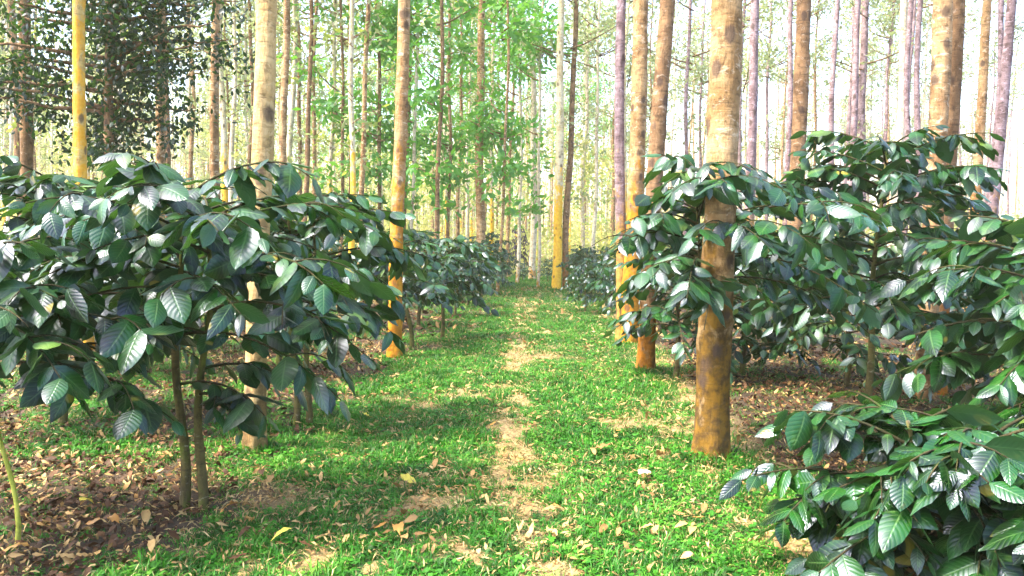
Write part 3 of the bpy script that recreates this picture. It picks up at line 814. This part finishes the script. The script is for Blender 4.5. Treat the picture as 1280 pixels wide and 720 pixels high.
for row, X in (('second right row', 4.0), ('third right row', 6.6), ('fourth right row', 9.2), ('fifth right row', 11.8)):
    for Y in np.arange(11.6 if X < 6 else 10.3, 34, 2.7): far_sites.append((X + rng.normal(0, .2), Y + rng.uniform(-.4, .4), row))
ORD = ['first', 'second', 'third', 'fourth', 'fifth', 'sixth', 'seventh', 'eighth', 'ninth', 'tenth', 'eleventh', 'twelfth']
seen_row = {}
def row_label(row):
    k = seen_row.get(row, 0); seen_row[row] = k + 1
    if row == 'left row': return f"{ORD[k]} coffee bush along the path's left side after the thin-stemmed bush"
    if row == 'right row': return f"{ORD[k]} coffee bush along the path's right side beyond the brown trunk"
    if row == 'end row': return 'low coffee bush closing the far end of the grass path, ' + ('on its left side', 'in its middle', 'on its right side')[k]
    which, side, _ = row.split()
    return f'{ORD[k]} coffee bush from the near end of the {which} row {side} of path'
for i, (X, Y, row) in enumerate(far_sites):
    if abs(X) / Y > 0.80: continue
    e = link('coffee_bush', None, label=row_label(row), category='coffee bush', group='coffee bushes of the ' + row)
    e.location = (X, Y, float(gz(X, Y))); e.rotation_euler = (0, 0, rng.uniform(0, 6.28)); s = rng.uniform(.85, 1.1)
    if row == 'end row': s *= .72
    if row == 'right row': s *= .88
    e.scale = (s, s, s)
    st, cr = FP[i % 4]
    link('stem', st, e); link('crown', cr, e)
# small bush standing out into the path on the right
X, Y = ground_at(718, 390)
e = link('coffee_bush', None, label='small coffee bush standing out into the grass path on the right', category='coffee bush')
e.location = (X + .25, Y, float(gz(X, Y))); e.scale = (.7, .7, .78)
link('stem', FP[1][0], e); link('crown', FP[1][1], e)

M['purple_leaf'] = leaf_material('purple_leaf', (0.02, 0.012, 0.025), (0.05, 0.03, 0.06), 0.5, 0.1, (0.1, 0.05, 0.12), veins=False)
pm = FP[2][1].copy(); pm.materials[1] = M['purple_leaf']
X, Y, _ = at_depth(651, 300, 41)
e = link('shrub', None, label='dark purplish shrub standing behind the far end of the grass path', category='shrub')
e.location = (X, Y, 0); e.scale = (.62, .62, 1.35)
link('stem', FP[2][0], e); link('crown', pm, e)

# ------------------------------------------------------------------ far undergrowth and far wood: masses nobody could count
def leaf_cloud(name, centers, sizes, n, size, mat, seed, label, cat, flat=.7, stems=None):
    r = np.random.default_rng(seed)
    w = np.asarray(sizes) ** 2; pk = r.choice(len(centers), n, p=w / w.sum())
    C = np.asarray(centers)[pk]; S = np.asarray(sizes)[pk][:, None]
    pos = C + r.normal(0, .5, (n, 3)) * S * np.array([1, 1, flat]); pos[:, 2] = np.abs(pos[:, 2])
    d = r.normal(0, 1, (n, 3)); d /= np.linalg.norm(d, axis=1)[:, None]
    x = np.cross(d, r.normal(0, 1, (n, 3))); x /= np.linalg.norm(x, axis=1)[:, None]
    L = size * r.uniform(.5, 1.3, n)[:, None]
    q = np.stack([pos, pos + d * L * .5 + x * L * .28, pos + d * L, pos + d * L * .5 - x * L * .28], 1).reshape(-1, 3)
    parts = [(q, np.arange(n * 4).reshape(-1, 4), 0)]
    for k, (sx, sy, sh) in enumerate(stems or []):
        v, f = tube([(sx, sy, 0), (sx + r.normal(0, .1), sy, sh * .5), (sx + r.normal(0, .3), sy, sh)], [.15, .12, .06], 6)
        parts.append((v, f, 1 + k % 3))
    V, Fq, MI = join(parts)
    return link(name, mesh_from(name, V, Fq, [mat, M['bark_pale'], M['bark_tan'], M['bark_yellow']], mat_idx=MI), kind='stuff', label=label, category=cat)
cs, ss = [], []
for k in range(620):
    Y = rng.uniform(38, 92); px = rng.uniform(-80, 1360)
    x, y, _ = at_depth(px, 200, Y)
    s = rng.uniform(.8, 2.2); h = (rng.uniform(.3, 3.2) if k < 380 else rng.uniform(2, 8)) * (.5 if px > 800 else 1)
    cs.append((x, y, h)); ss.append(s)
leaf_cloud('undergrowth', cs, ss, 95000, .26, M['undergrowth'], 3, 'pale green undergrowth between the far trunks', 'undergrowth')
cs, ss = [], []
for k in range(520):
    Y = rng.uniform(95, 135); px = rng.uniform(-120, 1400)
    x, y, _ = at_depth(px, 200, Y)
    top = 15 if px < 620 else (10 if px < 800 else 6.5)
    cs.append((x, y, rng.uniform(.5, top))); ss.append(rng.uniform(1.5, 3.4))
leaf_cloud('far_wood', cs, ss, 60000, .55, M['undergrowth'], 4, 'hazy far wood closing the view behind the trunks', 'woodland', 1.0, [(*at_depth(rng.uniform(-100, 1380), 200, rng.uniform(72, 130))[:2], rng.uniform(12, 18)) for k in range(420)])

# ------------------------------------------------------------------ grass and litter (scattered masses)
def scatter(name, protos, P, rot, scl, idx, **props):
    pc = bpy.data.collections.new(name + '_kinds')
    for k, me in enumerate(protos):
        pc.objects.link(bpy.data.objects.new(f'{name}_kind_{k:02d}', me))
    me = bpy.data.meshes.new(name)
    me.vertices.add(len(P)); me.vertices.foreach_set('co', np.asarray(P, np.float32).ravel())
    for an, ty, arr in (('rot', 'FLOAT_VECTOR', rot), ('scl', 'FLOAT', scl), ('idx', 'INT', idx)):
        a = me.attributes.new(an, ty, 'POINT')
        a.data.foreach_set('vector' if ty == 'FLOAT_VECTOR' else 'value', np.asarray(arr, np.int32 if ty == 'INT' else np.float32).ravel())
    o = link(name, me, **props)
    ng = bpy.data.node_groups.new(name + '_nodes', 'GeometryNodeTree')
    ng.interface.new_socket('Geometry', in_out='INPUT', socket_type='NodeSocketGeometry')
    ng.interface.new_socket('Geometry', in_out='OUTPUT', socket_type='NodeSocketGeometry')
    gi = ng.nodes.new('NodeGroupInput'); go = ng.nodes.new('NodeGroupOutput')
    ci = ng.nodes.new('GeometryNodeCollectionInfo'); ci.inputs[0].default_value = pc
    ci.inputs['Separate Children'].default_value = True; ci.inputs['Reset Children'].default_value = True
    ip = ng.nodes.new('GeometryNodeInstanceOnPoints'); ip.inputs['Pick Instance'].default_value = True
    def na(n, t):
        q = ng.nodes.new('GeometryNodeInputNamedAttribute'); q.data_type = t; q.inputs[0].default_value = n
        return next(s for s in q.outputs if s.enabled and s.name == 'Attribute')
    e2r = ng.nodes.new('FunctionNodeEulerToRotation')
    ng.links.new(na('rot', 'FLOAT_VECTOR'), e2r.inputs[0])
    ng.links.new(gi.outputs[0], ip.inputs['Points']); ng.links.new(ci.outputs[0], ip.inputs['Instance'])
    ng.links.new(na('idx', 'INT'), ip.inputs['Instance Index']); ng.links.new(e2r.outputs[0], ip.inputs['Rotation'])
    ng.links.new(na('scl', 'FLOAT'), ip.inputs['Scale']); ng.links.new(ip.outputs[0], go.inputs[0])
    md = o.modifiers.new('scatter', 'NODES'); md.node_group = ng
    return o

def tuft(seed, n, rad, hmin, hmax, wid, mats, straw=0.1, broad=0):
    r = np.random.default_rng(seed); V = []; Fs = []; MI = []; o = 0
    for k in range(n):
        a = r.uniform(0, 6.28); q = rad * math.sqrt(r.random()); b = np.array([q * math.cos(a), q * math.sin(a), -0.008])
        h = r.uniform(hmin, hmax); la = r.uniform(0, 6.28); ln = r.uniform(.2, 1.1) * h
        d = np.array([math.cos(la) * ln, math.sin(la) * ln, 0]); s = np.array([-math.sin(la), math.cos(la), 0]) * wid * r.uniform(.6, 1.3)
        m1 = b + d * .35 + [0, 0, h * .62]; tip = b + d + [0, 0, h * r.uniform(.65, 1)]
        V += [b - s * .7, b + s * .7, m1 + s, m1 - s, tip]; Fs += [(o, o + 1, o + 2, o + 3), (o + 3, o + 2, o + 4, -1)]
        mi = 1 if r.random() < straw else 0; MI += [mi, mi]; o += 5
    for k in range(broad):
        a = r.uniform(0, 6.28); q = rad * math.sqrt(r.random()); L = r.uniform(.018, .035)
        p = np.array([q * math.cos(a), q * math.sin(a), r.uniform(.015, hmax * .7)])
        a2 = r.uniform(0, 6.28); d = np.array([math.cos(a2), math.sin(a2), r.uniform(-.2, .4)]) * L; s = np.array([-math.sin(a2), math.cos(a2), r.uniform(-.3, .3)]) * L * .4
        V += [p, p + d * .5 + s, p + d, p + d * .5 - s]; Fs += [(o, o + 1, o + 2, o + 3)]; MI += [0]; o += 4
    return mesh_from('grass_tuft', np.array(V), np.array(Fs), mats, mat_idx=MI, smooth=False)
GM = [M['grass'], M['straw']]
TUFTS = [tuft(s, 36, .08, .018, .050, .0026, GM, .16, 3) for s in range(4)] + [tuft(s, 30, .075, .013, .040, .0028, GM, .20, 8) for s in range(4, 7)] + [tuft(7, 22, .06, .05, .10, .0032, GM, .08, 2)]

def points(n, ymin, ymax, pxlo=-60, pxhi=1340):
    Y = np.sqrt(rng.uniform(ymin ** 2, ymax ** 2, n)); X = (rng.uniform(pxlo, pxhi, n) - 690) / 1000 * Y
    return X, Y
XS, YS, SS = [], [], []
for (a, b, n, s) in ((2.6, 6, 16000, .95), (6, 11, 26000, 1.05), (11, 20, 34000, 1.35), (20, 42, 34000, 2.0)):
    X, Y = points(n, a, b)
    c = grass_cover(X, Y)
    path = (X > -2.6) & (X < 2.0)
    keep = rng.random(n) < np.where(path | (Y < 12), np.clip(c * 1.5 - .12, 0.14, 1), .35 * c)
    XS.append(X[keep]); YS.append(Y[keep]); SS.append(np.full(keep.sum(), s) * rng.uniform(.6, 1.15, keep.sum()) * (0.7 + .4 * c[keep]))
for (hx, hy), (_, _, dia, *_r) in zip(hero_xy, heroes):
    a = rng.uniform(0, 6.28, 60); q = dia / 2 * 1.15 + np.abs(rng.normal(0, .05, 60))
    XS.append(hx + q * np.cos(a)); YS.append(hy + q * np.sin(a)); SS.append(rng.uniform(.8, 1.5, 60))
X = np.concatenate(XS); Y = np.concatenate(YS); S = np.concatenate(SS); n = len(X)
pick = np.where(fbm(X * .9 + 3, Y * .9, 3) + rng.normal(0, .08, n) > .52, rng.integers(0, 4, n), rng.integers(4, 8, n))
scatter('grass', TUFTS, np.stack([X, Y, gz(X, Y)], 1), np.stack([rng.normal(0, .12, n), rng.normal(0, .12, n), rng.uniform(0, 6.28, n)], 1), S, pick,
        kind='stuff', label='short green grass covering the path between the coffee rows', category='grass')

def dry_leaf(seed, wid, curl, mat, nu=2, nv=4):
    r = np.random.default_rng(seed); v, f, u = leaf_proto(seed + 40, nu, nv, wid=wid, droop=curl, fold=.5, ripple=.07)
    v = v - np.array([0, .5, 0]); v[:, 2] += -curl * (v[:, 1] ** 2) * r.uniform(-1.5, 1.5) + r.normal(0, .02, len(v))
    v[:, 2] -= v[:, 2].min()
    return mesh_from('dry_leaf', v, f, [mat], u)
LIT = [dry_leaf(s, w, c, M[m]) for s, w, c, m in ((1, .45, .3, 'litter_brown'), (2, .35, .5, 'litter_tan'), (3, .5, .2, 'litter_brown'), (4, .12, .25, 'litter_tan'), (5, .10, .35, 'straw'), (6, .4, .45, 'litter_brown'), (7, .07, .2, 'straw'), (8, .3, .5, 'litter_tan'))]
XS, YS, KS, SC = [], [], [], []
for (a, b, n, s) in ((2.6, 6, 17000, .045), (6, 12, 22000, .055), (12, 30, 16000, .12)):
    X, Y = points(n, a, b)
    c = grass_cover(X, Y)
    st = np.abs(X - strip_x(Y)) < .3
    keep = rng.random(n) < np.clip(1.06 - c * 1.02, .13, 1)
    XS.append(X[keep]); YS.append(Y[keep]); m = keep.sum()
    SC.append(s * rng.uniform(.5, 1.7, m))
    onpath = (X[keep] > -1.9) & (X[keep] < 1.6)
    k1 = rng.choice([1, 3, 4, 4, 6, 6, 4, 6, 3, 7], m); k2 = rng.choice([0, 2, 5, 0, 2, 5, 0, 2, 1, 1, 3, 6, 4], m)
    KS.append(np.where(onpath, k1, k2))
X = np.concatenate(XS); Y = np.concatenate(YS); n = len(X)
scatter('leaf_litter', LIT, np.stack([X, Y, gz(X, Y) + rng.uniform(.004, .03, n)], 1), np.stack([rng.normal(0, .35, n), rng.normal(0, .35, n), rng.uniform(0, 6.28, n)], 1), np.concatenate(SC), np.concatenate(KS),
        kind='stuff', label='dry brown leaf litter and straw scattered over the ground', category='leaf litter')

# single fallen leaves that stand out
FALL = {c: [dry_leaf(60 + 5 * j + k, .42 + .05 * k, .25 + .1 * k, M[m], 4, 6) for k in range(3)] for j, (c, m) in enumerate((('tan', 'litter_tan'), ('brown', 'litter_brown'), ('yellow', 'leaf_yellow'), ('orange', 'leaf_orange'), ('pale', 'leaf_pale')))}
def fallen(px, py, L, c, label, group=None, k=None):
    x, y = ground_at(px, py)
    o = link('fallen_leaf', FALL[c][rng.integers(0, 3) if k is None else k], label=label, category='fallen leaf')
    if group: o['group'] = group
    o.location = (x, y, float(gz(x, y)) + .035); o.rotation_euler = (rng.normal(0, .25), rng.normal(0, .25), rng.uniform(0, 6.28)); o.scale = (L,) * 3
fallen(512, 608, .13, 'yellow', 'single yellow-green fallen leaf on the grass path', k=0)
fallen(806, 604, .15, 'pale', 'whitish fallen leaf lying pale on the grass path', k=1)
fallen(822, 579, .13, 'tan', 'curled tan fallen leaf just behind the whitish leaf')
fallen(752, 569, .15, 'tan', 'large tan fallen leaf crumpled on the grass near the whitish leaf')
fallen(500, 687, .13, 'orange', 'orange fallen leaf on the near grass of the path')
fallen(458, 523, .08, 'yellow', 'tiny bright yellow fallen leaf beside the path edge')
for px, py in ((118, 664), (146, 664), (18, 705), (310, 667), (352, 689), (286, 650), (108, 640)):
    fallen(px, py, .10, 'orange' if px % 4 else 'yellow', 'yellow-orange fallen leaf on the dark litter under the left bushes', 'bright fallen leaves under the left bushes')
for k in range(130):
    px = rng.uniform(380, 900); py = 400 + 315 * rng.random() ** .8
    c = 'tan' if rng.random() < .85 else 'orange'
    fallen(px, py, rng.uniform(.04, .08), c, f'small dry {c} leaf fallen on the grass path', f'dry {c} leaves on the grass path')
for k in range(40):
    px = rng.uniform(10, 400); py = rng.uniform(560, 715)
    fallen(px, py, rng.uniform(.05, .10), 'brown' if k % 3 else 'tan', 'dry %s leaf in the litter under the left bushes' % ('brown' if k % 3 else 'tan'), 'dry %s leaves under the left bushes' % ('brown' if k % 3 else 'tan'))

# ------------------------------------------------------------------ haze
hx0, hx1, hy0, hy1, hz0, hz1 = -305, 305, -65, 425, -1.0, 24.5
hv = [(x, y, z) for x in (hx0, hx1) for y in (hy0, hy1) for z in (hz0, hz1)]
hf = [(0, 1, 3, 2), (4, 6, 7, 5), (0, 4, 5, 1), (2, 3, 7, 6), (0, 2, 6, 4), (1, 5, 7, 3)]
hm = bpy.data.materials.new('haze'); hm.use_nodes = True
for nd in list(hm.node_tree.nodes):
    if nd.type == 'BSDF_PRINCIPLED': hm.node_tree.nodes.remove(nd)
pv = hm.node_tree.nodes.new('ShaderNodeVolumePrincipled')
pv.inputs['Color'].default_value = (1.0, 0.97, 0.78, 1); pv.inputs['Density'].default_value = 0.0008
hm.node_tree.links.new(pv.outputs[0], hm.node_tree.nodes['Material Output'].inputs['Volume'])
link('haze', mesh_from('haze', np.array(hv), np.array(hf), [hm], smooth=False), kind='stuff', label='pale bright air between the far trunks', category='haze')
